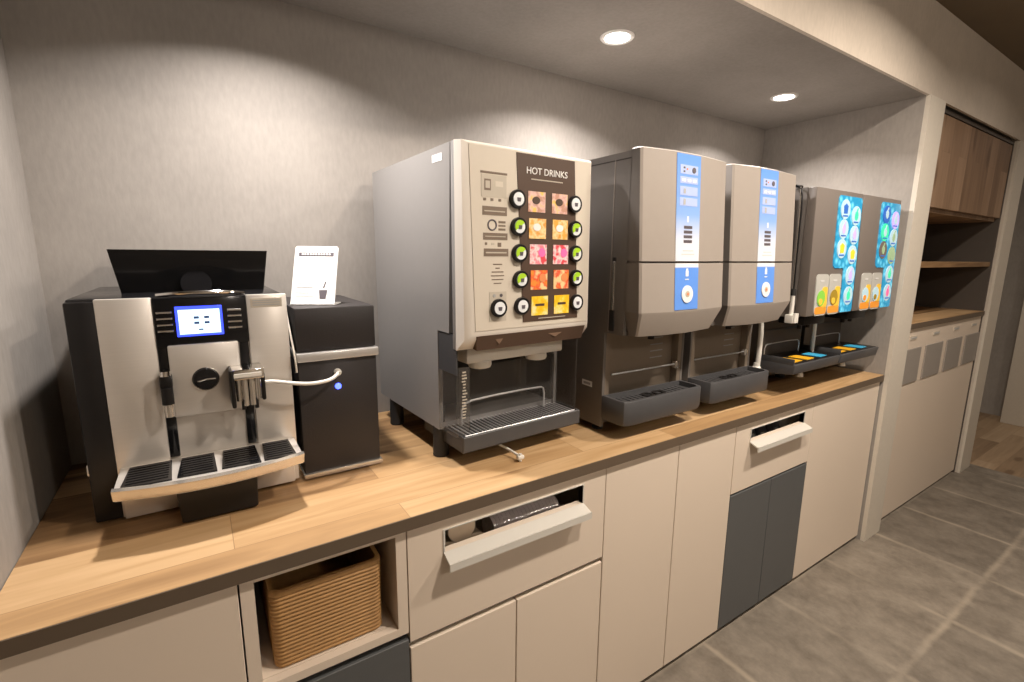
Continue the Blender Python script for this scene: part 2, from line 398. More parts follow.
# ---------------------------------------------------------------- base cabinets (hollow carcasses so that the openings show depth)
FY=.012; FB=.030
def carcass(t,x0,x1,z0=.04,z1=.819,shelf=None):
    m=MB()
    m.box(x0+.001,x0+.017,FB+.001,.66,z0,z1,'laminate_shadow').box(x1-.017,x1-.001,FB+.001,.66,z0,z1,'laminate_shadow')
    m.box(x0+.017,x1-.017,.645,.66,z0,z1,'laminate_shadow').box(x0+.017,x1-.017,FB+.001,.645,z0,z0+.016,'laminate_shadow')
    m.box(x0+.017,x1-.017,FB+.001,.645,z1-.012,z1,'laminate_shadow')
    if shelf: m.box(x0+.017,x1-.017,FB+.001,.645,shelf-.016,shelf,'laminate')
    t.part('body',m)
    t.part('kick_board',MB().box(x0,x1,.045,.06,0,.04,'kick_dark'),label='dark recessed plinth')
def front(t,name,x0,x1,z0,z1,m='laminate',g=.0015):
    return t.part(name,MB().box(x0+g,x1-g,FY,FB,z0+g,z1-g,m,.0012,1))
def cab(label,x0,x1,group='base cabinets under the oak worktop'):
    return Thing('base_cabinet',label,'cabinet',((x0+x1)/2,.35,0),group=group)
t=cab('plain cream base cabinet at the far left end below the coffee machine',LX+.004,.014); carcass(t,LX+.004,.014); front(t,'door',LX+.004,.014,.02,.818)
# open niche cabinet
t=cab('cream cabinet with an open square niche holding a woven basket, dark grey door below',.014,.324)
carcass(t,.014,.324,shelf=.590)
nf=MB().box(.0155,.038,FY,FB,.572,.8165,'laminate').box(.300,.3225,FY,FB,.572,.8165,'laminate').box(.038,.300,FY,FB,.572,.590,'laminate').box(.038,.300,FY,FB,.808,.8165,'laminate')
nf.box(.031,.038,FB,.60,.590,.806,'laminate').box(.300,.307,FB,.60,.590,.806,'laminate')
t.part('niche_frame',nf)
front(t,'door',.014,.324,.02,.556,'laminate_grey')
t.part('shadow_gap',MB().box(.0155,.3225,FB-.004,FB,.556,.572,'kick_dark'))
# drawer cabinet
def drawer(t,x0,x1,z0,z1,ox0,ox1,oz0,oz1):
    m=MB(); g=.0015
    m.box(x0+g,ox0,FY,FB,z0+g,z1-g,'laminate').box(ox1,x1-g,FY,FB,z0+g,z1-g,'laminate')
    m.box(ox0,ox1,FY,FB,z0+g,oz0,'laminate').box(ox0,ox1,FY,FB,oz1,z1-g,'laminate')
    # tray behind
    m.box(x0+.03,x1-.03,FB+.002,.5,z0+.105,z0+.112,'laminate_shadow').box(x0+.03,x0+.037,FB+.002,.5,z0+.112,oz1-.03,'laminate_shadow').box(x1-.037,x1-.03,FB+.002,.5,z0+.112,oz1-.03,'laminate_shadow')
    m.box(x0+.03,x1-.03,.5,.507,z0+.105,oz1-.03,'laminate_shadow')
    d=t.part('drawer',m)
    h=MB()
    h.hexa([(ox0-.004,-.018,oz0-.016),(ox1+.004,-.018,oz0-.016),(ox1+.004,FY,oz0-.004),(ox0-.004,FY,oz0-.004),(ox0-.004,-.020,oz0-.011),(ox1+.004,-.020,oz0-.011),(ox1+.004,FY,oz0+.001),(ox0-.004,FY,oz0+.001)],'handle_metal',.0008,1)
    h.hexa([(ox0-.004,-.023,oz0-.029),(ox1+.004,-.023,oz0-.029),(ox1+.004,-.020,oz0-.029),(ox0-.004,-.020,oz0-.029),(ox0-.004,-.023,oz0-.011),(ox1+.004,-.023,oz0-.011),(ox1+.004,-.018,oz0-.011),(ox0-.004,-.018,oz0-.011)],'handle_metal')
    h.box(ox1,ox1+.004,FY-.002,FB,oz0,oz1+.003,'handle_metal').box(ox0-.004,ox0,FY-.002,FB,oz0,oz1+.003,'handle_metal').box(ox0,ox1,FY-.002,FB,oz1,oz1+.003,'handle_metal')
    t.part('handle',h,d,label='pale metal pull lip')
t=cab('cream cabinet with a slot-handled drawer of paper cups over two cream doors',.324,.90)
carcass(t,.324,.90); drawer(t,.324,.90,.545,.818,.412,.816,.735,.788)
front(t,'door',.324,.607,.02,.532); front(t,'door',.607,.90,.02,.532)
t.part('shadow_gap',MB().box(.327,.897,FB-.004,FB,.532,.545,'kick_dark'))
t=cab('cream cabinet with two full-height doors between the two drawer cabinets',.90,1.512)
carcass(t,.90,1.512); front(t,'door',.90,1.21,.02,.818); front(t,'door',1.21,1.512,.02,.818)
t=cab('cabinet with a small slot-handled drawer above a pair of dark grey doors',1.512,2.045)
carcass(t,1.512,2.045); drawer(t,1.512,2.045,.562,.818,1.604,1.975,.742,.788)
front(t,'door',1.512,1.779,.02,.556,'laminate_grey'); front(t,'door',1.779,2.045,.02,.556,'laminate_grey')
t=cab('plain cream base cabinet at the right end beside the wall pillar',2.045,RX-.004)
carcass(t,2.045,RX-.004); front(t,'door',2.045,RX-.004,.02,.818)

# ---------------------------------------------------------------- woven basket
t=Thing('woven_basket','light brown ribbed woven basket sitting in the open cabinet niche','basket',(.172,.2,.590))
def rr(x0,x1,y0,y1,z,r,n=5):
    P=[]
    for cx,cy,a in [(x1-r,y0+r,-PI/2),(x1-r,y1-r,0),(x0+r,y1-r,PI/2),(x0+r,y0+r,PI)]:
        for k in range(n+1):
            q=a+PI/2*k/n; P.append((cx+r*math.cos(q),cy+r*math.sin(q),z))
    return P
R=[]; nr=19; H=.160
for k in range(nr):
    for j,(o) in enumerate([0,.0028,.0036,.0028]):
        zz=.592+H*(k+j/4)/nr; e=o-.002; tp=.002*(1-(zz-.592)/H)
        R.append(rr(.062-e+tp,.276+e-tp,.036-e,.40+e,zz,.018))
R.append(rr(.062,.276,.036,.40,.592+H,.018))
rim=R[-1]
R.append(rr(.068,.270,.042,.394,.592+H,.014)); R.append(rr(.068,.270,.042,.394,.598,.014))
t.part('basket_body',MB().rings(R,'wicker'),smooth=60)
t.part('rim',MB().rings([rr(.061,.277,.035,.401,.748,.02),rr(.060,.278,.034,.402,.752,.02),rr(.062,.276,.036,.400,.756,.02),rr(.070,.268,.044,.392,.756,.013),rr(.070,.268,.044,.392,.748,.013)],'wicker',cap=False,closed=True),smooth=60)

# ---------------------------------------------------------------- drawer contents
def cup(x,z,y,label,r=.040,L=.11):
    zb=z
    o=single('paper_cup',MB().lathe((x,y,z),(0,1,0),[(r-.001,.0),(r+.001,.0015),(r,.003),(r*.74,L),(r*.74-.002,L),(r*.72,L-.004),(.001,L-.004),(.001,L-.006),(r*.72-.001,L-.006),(r-.003,.001)],'cup_paper'),label,'paper cup',(x,y,z-r),group='paper cups in the left drawer')
    return o
ZB=.545+.112
cup(.472,ZB+.0995,.045,'beige paper cup lying on two others at the left of the cup drawer',r=.035)
cup(.4345,ZB+.0365,.05,'beige paper cup lying lower left in the cup drawer, below another cup',r=.035)
cup(.5095,ZB+.0365,.05,'beige paper cup lying low beside the wrapped cup stack in the drawer',r=.035)
def stack(x0,x1,z,y,r,m):
    mb=MB(); prof=[(.001,0),(r*.8,0)]
    n=int((x1-x0)/.011)
    for k in range(n):
        a=(x1-x0)*k/n; prof+=[(r*(.80+.15*k/n),a+.001),(r*(.85+.15*k/n),a+.008),(r*(.80+.15*k/n),a+.010)]
    prof+=[(r*.97,x1-x0),(.001,x1-x0)]
    return mb.lathe((x0,y,z),(1,0,0),prof,m)
single('wrapped_cup_stack',stack(.572,.775,ZB+.043,.095,.042,'cup_wrap'),'shiny plastic-wrapped stack of cups lying in the left drawer','cup stack',(.67,.095,ZB))
Z2=.562+.113
for i,(x,y,w,h) in enumerate([(1.70,.085,.10,.075),(1.80,.09,.08,.062),(1.885,.085,.07,.070)]):
    lab=['dark glossy packet standing left of the middle in the right drawer','dark glossy packet in the middle of the right drawer, lowest of the three','dark glossy packet toward the right end of the right drawer'][i]
    mb=MB().hexa([(x-w/2,y-.03,Z2),(x+w/2,y-.03,Z2),(x+w/2,y+.03,Z2),(x-w/2,y+.03,Z2),(x-w/2+.01,y-.012,Z2+h),(x+w/2-.006,y-.006,Z2+h*.93),(x+w/2-.006,y+.01,Z2+h*.93),(x-w/2+.01,y+.01,Z2+h)],'pack_dark',.004)
    mb.box(x-w/2+.02,x+w/2-.02,y-.018,y-.012,Z2+h*.55,Z2+h*.7,'print_grey')
    single('packet',mb,lab,'packet',(x,y,Z2),group='packets in the right drawer')
single('paper_cup',MB().lathe((1.632,.075,Z2+.001),(0,0,1),[(.024,0),(.033,.07),(.0345,.072),(.033,.074),(.031,.072),(.022,.004),(.001,.004)],'cup_paper'),'small cream paper cup standing at the left end of the right drawer','paper cup',(1.632,.075,Z2))

# ---------------------------------------------------------------- automatic coffee machine (left)
t=Thing('coffee_machine','silver and black automatic coffee machine with a small blue touchscreen at the left end','coffee machine',(-.02,.49,CT))
x0,x1=-.210,.163
b=MB().box(x0,-.155,.300,.33,.856,1.296,'satin_black',.004).box(x0,x1,.312,.69,.866,1.286,'satin_black',.006).box(x0+.01,x1-.01,.33,.68,.852,.868,'rubber')
t.part('housing',b)
t.part('top_cover',MB().box(x0+.002,x1-.004,.306,.69,1.286,1.302,'gloss_black',.006).tube([(-.07,.315,1.303),(-.03,.300,1.308),(.01,.296,1.309),(.05,.300,1.308),(.085,.315,1.303)],.004,'chrome',smooth=2),label='glossy black top with chrome lip')
t.part('side_band',MB().box(x0-.002,-.158,.302,.62,.955,.978,'chrome_soft',.002),label='metal band across the black side')
fp=MB()
fp.box(-.166,-.078,.298,.312,.857,1.300,'aluminium',.002).box(.086,.166,.298,.312,.857,1.300,'aluminium',.002)
fp.box(-.078,.086,.304,.312,.857,1.20,'aluminium')
t.part('front_panel',fp,label='brushed aluminium front')
lo=MB().box(-.162,-.066,.288,.299,.857,.940,'aluminium',.002)
t.part('lower_panel',lo); lo=MB().box(.07,.156,.288,.299,.857,.940,'aluminium',.002)
t.part('lower_panel',lo)
t.part('centre_plate',MB().box(-.061,.064,.288,.304,1.052,1.203,'aluminium',.003))
cp=t.part('control_panel',MB().box(-.078,.086,.295,.306,1.198,1.300,'gloss_black',.003).box(-.078,-.060,.299,.306,.965,1.20,'gloss_black',.002).box(.066,.084,.299,.306,.965,1.20,'gloss_black',.002),label='glossy black panel with two descending rails')
sc=MB().box(-.042,.040,.2935,.2955,1.219,1.281,'screen_blue',.001,1).box(-.037,.035,.2925,.2937,1.224,1.274,'screen_white')
for i in range(2):
    for j in range(2): sc.box(-.011+i*.018,-.002+i*.018,.2920,.2926,1.255-j*.011,1.260-j*.011,'screen_ink')
sc.box(-.004,.004,.2920,.2926,1.231,1.234,'screen_ink')
t.part('touchscreen',sc,cp,label='lit screen with blue border')
for sx in (-.060,.062):
    for k in range(4):
        zc=1.270-k*.0125
        t.part('selector_button',MB().box(sx-.013,sx+.013,.291,.2955,zc-.0022,zc+.0022,'chrome',.001,1),cp)
t.part('round_badge',MB().lathe((-.001,.290,1.128),(0,-1,0),[(.022,0),(.0235,.004),(.022,.007),(.018,.0075),(.001,.0075)],'gloss_black').tube([(-.016,.281,1.125),(0,.280,1.129),(.016,.281,1.128)],.002,'chrome').lathe((-.001,.290,1.128),(0,-1,0),[(.0235,0),(.0255,.001),(.0245,.0035),(.0230,.003)],'chrome',closed=True),label='oval black emblem with chrome rim')
# milk nozzle on the left rail
t.part('hot_water_spout',MB().box(-.079,-.058,.268,.300,1.120,1.146,'satin_black',.003).cyl((-.0685,.272,1.146),(-.0685,.272,1.156),.009,'chrome').cyl((-.0685,.272,1.120),(-.0685,.272,1.062),.0085,'chrome_soft').cyl((-.0685,.272,1.088),(-.0685,.272,1.122),.0105,'satin_black'))
sp=MB().box(.042,.104,.236,.300,1.128,1.150,'chrome',.003).box(.047,.099,.2335,.24,1.134,1.142,'white_plastic')
sp.box(.040,.048,.232,.30,1.070,1.150,'satin_black',.003).box(.098,.106,.25,.29,1.075,1.135,'satin_black',.003)
for xx in (.055,.0665,.080,.0915): sp.cyl((xx,.246,1.13),(xx,.246,1.070 if xx in(.0665,.080) else 1.082),.0058,'chrome' if xx in(.055,.0915) else 'chrome_soft',n=16)
sp.cyl((.0615,.246,1.085),(.0615,.246,1.062),.004,'satin_black',n=12).cyl((.086,.246,1.085),(.086,.246,1.062),.004,'satin_black',n=12)
spo=t.part('coffee_spout',sp,label='height-adjustable chrome double spout')
# drip tray with curved front
def arc(yc,ye,n=16,xa=-.160,xb=.160):
    return [(xa+(xb-xa)*i/n, ye-(ye-yc)*(1-((2*i/n-1)**2))) for i in range(n+1)]
def slab(front_,yb,z0,z1,m,dz=0):
    P=front_+[(front_[-1][0],yb),(front_[0][0],yb)]
    return [[(x,y,z0) for x,y in P],[(x,y,z1) for x,y in P]]
tr=MB().rings(slab(arc(.160,.188),.300,.940,.962,None),'aluminium')
tro=t.part('drip_tray',tr)
rm=[]
for (dy,z) in [(0,.966),(-.010,.965),(-.009,.960),(.000,.942),(.004,.942),(.004,.966)]:
    rm.append([(x,y+dy,z) for x,y in arc(.158,.186,xa=-.162,xb=.162)])
b=bmesh.new(); VV=[[b.verts.new(p) for p in r] for r in rm]
for i in range(6):
    A_,B_=VV[i],VV[(i+1)%6]
    for j in range(16): b.faces.new((A_[j],A_[j+1],B_[j+1],B_[j]))
b.faces.new([v[0] for v in VV]); b.faces.new([v[-1] for v in VV][::-1]); bmesh.ops.recalc_face_normals(b,faces=b.faces)
t.part('front_rim',MB()._merge(b,'chrome_soft'),tro,label='polished rim reflecting the worktop')
for (a,c) in [(-.150,-.072),(-.064,.002),(.010,.080),(.086,.148)]:
    g=MB().hexa([(a,.186,.962),(c,.182,.962),(c-.003,.284,.962),(a+.006,.284,.962),(a,.186,.9655),(c,.182,.9655),(c-.003,.284,.9655),(a+.006,.284,.9655)],'gloss_black')
    for k in range(7):
        yy=.196+k*.0125; g.box(a+.006,c-.006,yy,yy+.0025,.9655,.9668,'satin_black')
    t.part('drip_grate',g,tro)
t.part('grounds_drawer',MB().hexa([(-.066,.214,.853),(.070,.214,.853),(.070,.31,.853),(-.066,.31,.853),(-.070,.200,.938),(.072,.200,.938),(.072,.31,.938),(-.070,.31,.938)],'satin_black',.004))
t.part('bean_hopper',MB().rings([[(-.137,.44,1.301),(.137,.44,1.301),(.137,.60,1.301),(-.137,.60,1.301)],[(-.150,.425,1.394),(.149,.425,1.394),(.149,.64,1.394),(-.150,.64,1.394)],[(-.145,.430,1.394),(.144,.430,1.394),(.144,.634,1.394),(-.145,.634,1.394)],[(-.131,.446,1.306),(.131,.446,1.306),(.131,.594,1.306),(-.131,.594,1.306)]],'gloss_black').cyl((0,.432,1.318),(0,.425,1.320),.03,'gloss_black',n=32),label='flared glossy black bean container')
lb=MB().box(.094,.156,.2968,.2982,1.272,1.292,'label_pale')
for k in range(3): lb.box(.098,.152,.2962,.2969,1.276+k*.005,1.2785+k*.005,'print_grey')
t.part('info_sticker',lb)
for sx in (-.12,.10): t.part('foot',MB().cyl((sx,.35,.8505),(sx,.35,.864),.016,'rubber'))

# ---------------------------------------------------------------- milk cooler
t=Thing('milk_cooler','matt black tall milk cooler box with chrome band and blue light beside the coffee machine','milk cooler',(.27,.45,CT))
cx0,cx1,cy0,cy1=.179,.362,.292,.62
t.part('base_plate',MB().box(cx0-.003,cx1+.004,cy0-.006,cy1,.854,.866,'chrome_soft',.002).cyl((.20,.32,.8505),(.20,.32,.855),.01,'rubber').cyl((.34,.32,.8505),(.34,.32,.855),.01,'rubber').cyl((.20,.58,.8505),(.20,.58,.855),.01,'rubber').cyl((.34,.58,.8505),(.34,.58,.855),.01,'rubber'),label='silver base')
t.part('housing',MB().box(cx0,cx1,cy0,cy1,.866,1.140,'soft_black',.003))
t.part('lid_band',MB().box(cx0-.002,cx1+.004,cy0-.010,cy1,1.141,1.162,'band_metal',.003),label='chrome band')
t.part('lid',MB().box(cx0,cx1,cy0,cy1,1.163,1.266,'soft_black',.004))
t.part('indicator_light',MB().lathe((.266,.292,1.073),(0,-1,0),[(.0075,-.001),(.0075,.002),(.004,.0035),(.0005,.004)],'led_blue',n=16),label='glowing blue dot')
hs=t.part('hose_fitting',MB().lathe((.266,.293,1.108),(0,-1,0),[(.009,0),(.009,.006),(.006,.009),(.005,.018),(.001,.018)],'white_plastic',n=18))
single('milk_hose',MB().tube([(.107,.262,1.112),(.125,.258,1.112),(.16,.250,1.104),(.20,.246,1.098),(.24,.252,1.100),(.258,.266,1.106),(.266,.284,1.108)],.0042,'white_plastic',smooth=2),'thin white milk hose running from the coffee spout to the black cooler','hose',(.19,.26,1.10))
single('power_cable',MB().tube([(.172,.36,1.255),(.1715,.33,1.22),(.1725,.30,1.18),(.1735,.285,1.150),(.1745,.282,1.12)],.0022,'label_pale',smooth=2),'thin pale cable hanging in the gap between coffee machine and cooler','cable',(.172,.33,1.12))

# ---------------------------------------------------------------- sign on cooler
t=Thing('counter_sign','white acrylic notice card standing on top of the black milk cooler','sign',(.235,.345,1.2665))
tilt=Matrix.Translation((.186,.376,1.2695))@Matrix.Rotation(math.radians(-30),4,'Z')@Matrix.Rotation(-.40,4,'X')
card=MB().prism([(0,0),(.104,0),(.104,.144),(.100,.148),(.004,.148),(0,.144)],-.002,.001,'white_paper').xf(tilt)
card.xf(tilt.inverted()@Matrix.Translation((.187,.372,1.2675))@Matrix.Rotation(math.radians(-30),4,'Z')) if 0 else None
bs=MB().box(0,.104,-.006,.05,0,.0025,'white_paper').xf(Matrix.Translation((.186,.376,1.2667))@Matrix.Rotation(math.radians(-30),4,'Z'))
t.part('card',card); t.part('base_plate',bs)
p=MB().box(.010,.094,-.0028,-.002,.122,.131,'print_dark')
for k in range(11): p.box(.017+k*.0065,.0212+k*.0065,-.0032,-.0028,.1245,.1285,'white_paper')
t.part('header_bar',p.xf(tilt),label='dark header bar'); p=MB()
for k,(z,w) in enumerate([(.098,.034),(.093,.046),(.086,.030),(.080,.040)]): p.box(.010,.010+w,-.0025,-.002,z,z+.0016,'print_light')
t.part('printing',p.xf(tilt),label='pale grey text lines'); p=MB()
for k,(z,w) in enumerate([(.050,.050),(.040,.040),(.034,.044),(.026,.030),(.018,.046)]): p.box(.010,.010+w,-.0025,-.002,z,z+.0018,'print_grey' if k%2 else 'print_light')
t.part('printing',p.xf(tilt),label='grey text lines'); p=MB()
p.prism([(.068,.012),(.082,.012),(.085,.034),(.065,.034)],-.0028,-.002,'print_dark').prism([(.074,.040),(.077,.040),(.081,.055),(.0785,.056)],-.0028,-.002,'print_dark')
t.part('drink_picture',p.xf(tilt),label='small picture of an iced drink with a straw')

# ---------------------------------------------------------------- hot drinks dispenser
W=.405
t=Thing('hot_drink_dispenser','large silver hot drinks dispenser with a cream front, brown menu panel and round push buttons','drink dispenser',(.508,.105,CT),rotz=math.radians(3),world=False)
Z=lambda z:z-CT
b=MB().prism([(0,0),(0,0)],0,0,'body_silver') if 0 else MB()
# side profile (y,z) prism extruded in x : body shell with lower front cut away
def yzprism(mb,poly,x0,x1,m,bev=0):
    k=MB().prism([(y,z) for y,z in poly],0,1,m)
    # map (x=y', y=0..1, z) -> (x0+(x1-x0)*y, x, z)
    for v in k.bm.verts:
        yy,tt,zz=v.co; v.co=(x0+(x1-x0)*tt,yy,zz)
    bmesh.ops.recalc_face_normals(k.bm,faces=k.bm.faces)
    return mb._merge(k.bm,m)
side=[(.048,Z(1.640)),(.535,Z(1.632)),(.535,Z(.935)),(.124,Z(.935)),(.124,Z(1.200)),(.064,Z(1.200))]
yzprism(b,side,0,.012,'body_silver'); yzprism(b,side,W-.012,W,'body_silver')
b.box(.012,W-.012,.05,.535,Z(1.622),Z(1.634),'body_silver').box(.012,W-.012,.52,.535,Z(.935),Z(1.622),'body_silver').box(.012,W-.012,.13,.52,Z(.935),Z(.950),'body_silver')
t.part('housing',b,label='silver sheet-metal body')
t.part('sticker',MB().box(-.0008,0,.085,.135,Z(1.605),Z(1.622),'white_paper'),label='small white label at the top of the side')
b=MB().box(.012,W-.012,.26,.275,Z(.950),Z(1.16),'inner_dark').box(.012,W-.012,.07,.26,Z(1.165),Z(1.20),'inner_dark').box(.012,.02,.13,.26,Z(.95),Z(1.165),'inner_dark').box(W-.02,W-.012,.13,.26,Z(.95),Z(1.165),'inner_dark').box(W-.055,W-.03,.235,.262,Z(.95),Z(1.16),'chrome_soft')
t.part('dispensing_bay',b,label='dark recess for cups')
t.part('side_guard',MB().box(.002,.006,.034,.128,Z(1.10),Z(1.198),'charcoal'),label='dark grey guard plate')
t.part('side_guard',MB().box(.002,.006,.034,.128,Z(.94),Z(1.10),'clear_plastic'),label='clear plastic guard')
t.part('side_guard',MB().box(W-.006,W-.002,.034,.128,Z(.94),Z(1.198),'clear_plastic'),label='clear plastic guard')
t.part('label_carrier',MB().box(.012,.044,.040,.044,Z(.94),Z(1.115),'clear_plastic'))
pl=MB()
for k in range(16): pl.box(.020+random.uniform(0,.004),.034+random.uniform(-.004,.002),.039,.0398,Z(.985)+k*.0078,Z(.985)+k*.0078+.0034,'label_pale')
t.part('guard_lettering',pl)
t.part('clear_door',MB().box(.05,W-.014,.120,.123,Z(.955),Z(1.095),'clear_plastic'),label='clear plastic cup door')
# door
d=MB().box(0,W,.028,.047,Z(1.163),Z(1.641),'body_silver',.003)
d.hexa([(0,.028,Z(1.163)),(W+.006,.028,Z(1.163)),(W+.006,.03,Z(1.163)),(0,.03,Z(1.163)),(0,.028,Z(1.641)),(W-.002,.028,Z(1.641)),(W-.002,.03,Z(1.641)),(0,.03,Z(1.641))],'door_cream')
# frustum front: outer ring at y=.028, inner ring at y=0
OUT=[(0,.028,Z(1.163)),(W+.006,.028,Z(1.163)),(W-.002,.028,Z(1.641)),(0,.028,Z(1.641))]
MID=[(.008,.004,Z(1.19)),(W+.004,.004,Z(1.19)),(W-.004,.004,Z(1.638)),(.004,.004,Z(1.638))]
INN=[(.034,0,Z(1.206)),(W+.001,0,Z(1.206)),(W-.006,0,Z(1.633)),(.017,0,Z(1.633))]
d.rings([OUT,MID,INN],'door_cream')
door=t.part('door',d,label='cream hinged front door')
t.part('face_panel',MB().hexa([(.036,-.0015,Z(1.210)),(W-.002,-.0015,Z(1.210)),(W-.002,0,Z(1.210)),(.036,0,Z(1.210)),(.020,-.0015,Z(1.630)),(W-.009,-.0015,Z(1.630)),(W-.009,0,Z(1.630)),(.020,0,Z(1.630))],'door_face'),door)
t.part('lower_lip',MB().hexa([(.046,.010,Z(1.160)),(W-.012,.010,Z(1.160)),(W-.012,.030,Z(1.163)),(.046,.030,Z(1.163)),(.040,.0005,Z(1.197)),(W-.008,.0005,Z(1.197)),(W-.008,.012,Z(1.197)),(.040,.012,Z(1.197))],'panel_brown').prism([(.09,Z(1.192)),(.125,Z(1.192)),(.107,Z(1.172))],.0035,.008,'brown_mark').prism([(.25,Z(1.192)),(.33,Z(1.192)),(.29,Z(1.174))],.0035,.008,'brown_mark'),door,label='brown slanted lip')
mp_=MB().hexa([(.176,-.003,Z(1.222)),(.363,-.003,Z(1.222)),(.363,-.0015,Z(1.222)),(.176,-.0015,Z(1.222)),(.150,-.003,Z(1.628)),(.337,-.003,Z(1.628)),(.337,-.0015,Z(1.628)),(.150,-.0015,Z(1.628))],'panel_brown')
menu=t.part('menu_panel',mp_,door,label='dark brown drinks menu')
t.part('lettering',MB().text('HOT DRINKS',.246,Z(1.590),-.0036,.0225,'white_paper'),menu,label='white HOT DRINKS heading')
t.part('small_print',MB().box(.195,.297,-.0038,-.003,Z(1.570),Z(1.5725),'label_pale'),menu)
t.part('small_print',MB().box(.225,.318,-.0038,-.003,Z(1.228),Z(1.230),'label_pale'),menu)
rows=[1.521,1.457,1.394,1.330,1.264]
cards=['card_cocoa','card_latte','card_berry','card_orange','card_corn']
for i,zr in enumerate(rows):
    sh=(1.521-zr)*.066
    for j in range(2):
        ca=.186+j*.076+sh*.9; cw=.054-.002*j
        m=MB().box(ca,ca+cw,-.0045,-.003,Z(zr-.027),Z(zr+.022),cards[i])
        if i==4: m.box(ca+.012,ca+cw-.012,-.0052,-.0045,Z(zr-.003),Z(zr+.003),'panel_brown')
        if i in (0,1): m.disc(ca+cw*.45,Z(zr+.001),-.0045,.012,'panel_brown' if i==0 else 'white_paper',rz=.009)
        if i in (2,3): m.disc(ca+cw*.7,Z(zr+.002),-.0045,.011,'icon_pink' if i==2 else 'orange_print')
        t.part('drink_card',m,menu)
        bx=(.152 if j==0 else .338)+sh
        m=MB().lathe((bx,-.001,Z(zr)),(0,-1,0),[(.0215,-.001),(.0225,.006),(.0210,.011),(.0165,.011),(.016,.009),(.001,.009)],'satin_black')
        m.lathe((bx,-.009,Z(zr)),(0,-1,0),[(.0155,0),(.0155,.003),(.001,.0035)],'key_white')
        if 1<=i<=3: m.prism([(bx+.0155*math.cos(a*PI/10),Z(zr)+.0155*math.sin(a*PI/10)) for a in range(2,13)],-.0135,-.0122,'green_key')
        m.prism([(bx-.004,Z(zr-.006)),(bx+.004,Z(zr-.006)),(bx+.0055,Z(zr+.003)),(bx-.0055,Z(zr+.003))],-.0138,-.0124,'print_dark')
        t.part('push_button',m,door)
m=MB().lathe((.099,-.001,Z(1.263)),(0,-1,0),[(.0215,-.001),(.0225,.006),(.0210,.011),(.0165,.011),(.016,.009),(.001,.009)],'satin_black').lathe((.099,-.009,Z(1.263)),(0,-1,0),[(.0155,0),(.0155,.003),(.001,.0035)],'key_white')
m.prism([(.095,Z(1.257)),(.103,Z(1.257)),(.1045,Z(1.266)),(.0935,Z(1.266))],-.0138,-.0124,'print_dark')
t.part('push_button',m,door)
lb=MB()
def bar(x0,x1,z0,z1,m,y=-.0022): lb.box(x0,x1,y,-.0015,Z(z0),Z(z1),m)
bar(.050,.124,1.572,1.577,'label_brown'); bar(.052,.122,1.520,1.570,'label_pale'); bar(.060,.078,1.535,1.560,'label_brown',-.0026); bar(.063,.075,1.540,1.556,'label_pale',-.003); bar(.090,.112,1.545,1.557,'door_face',-.0026)
for q in (.058,.078,.100): bar(q,q+.007,1.512,1.518,'label_brown',-.0026)
bar(.055,.124,1.480,1.500,'label_brown'); bar(.060,.118,1.488,1.4905,'label_pale',-.003)
lb.lathe((.082,-.0015,Z(1.458)),(0,-1,0),[(.013,0),(.013,.0015),(.010,.0015),(.010,0)],'print_dark',closed=True); bar(.100,.120,1.446,1.451,'label_brown'); bar(.100,.120,1.455,1.459,'label_brown'); bar(.100,.120,1.463,1.468,'label_brown')
bar(.057,.126,1.424,1.440,'label_brown'); bar(.062,.12,1.431,1.433,'label_pale',-.003)
bar(.062,.068,1.412,1.418,'label_brown'); bar(.080,.088,1.412,1.417,'label_pale'); bar(.098,.108,1.408,1.418,'label_brown')
bar(.059,.129,1.386,1.404,'label_brown'); bar(.064,.123,1.393,1.396,'label_pale',-.003)
for k,w in enumerate([.026,.012,.034,.038,.034,.022]): bar(.098-w/2,.098+w/2,1.366-k*.009,1.3685-k*.009,'label_brown')
bar(.074,.124,1.230,1.302,'label_pale'); lb.disc(.088,Z(1.293),-.0022,.004,'print_grey'); lb.disc(.108,Z(1.293),-.0022,.004,'print_dark')
t.part('instruction_labels',lb,door,label='brown instruction stickers')
# nozzles
nz=MB().box(.045,.365,.055,.13,Z(1.118),Z(1.164),'white_plastic',.005)
t.part('nozzle_cover',nz)
for xx in (.100,.288): t.part('nozzle',MB().lathe((xx,.082,Z(1.119)),(0,0,-1),[(.030,0),(.031,.012),(.028,.018),(.022,.020),(.001,.020)],'white_plastic'))
# tray
T=MB().box(.018,W+.012,.028,.034,Z(.898),Z(.938),'tray_grey',.0015,1).box(.018,.024,.034,.25,Z(.898),Z(.938),'tray_grey').box(W+.006,W+.012,.034,.25,Z(.898),Z(.938),'tray_grey').box(.018,W+.012,.244,.25,Z(.898),Z(.938),'tray_grey').box(.018,W+.012,.03,.25,Z(.896),Z(.902),'tray_grey')
tray=t.part('drip_tray',T)
g=MB()
for k in range(30): xx=.032+k*(W-.04)/29; g.tube([(xx,.040,Z(.930)),(xx,.040,Z(.9385)),(xx,.235,Z(.9385))],.0019,'wire',n=6)
for yy in (.040,.14,.235): g.tube([(.028,yy,Z(.9365)),(W+.002,yy,Z(.9365))],.0018,'wire',n=6)
t.part('wire_grille',g,tray)
t.part('wire_guard',MB().tube([(.060,.110,Z(.94)),(.060,.110,Z(.995)),(.10,.110,Z(1.005)),(.33,.110,Z(1.005)),(.345,.110,Z(.995)),(.345,.110,Z(.94))],.0028,'wire',n=8,smooth=1),tray)
for (xx,yy) in ((.0,.155),(W-.02,.155),(.0,.455),(W-.02,.455)):
    t.part('leg',MB().lathe((xx+.02,yy,0.0005),(0,0,1),[(.020,0),(.022,.003),(.0215,.008),(.0205,.086)],'rubber'))
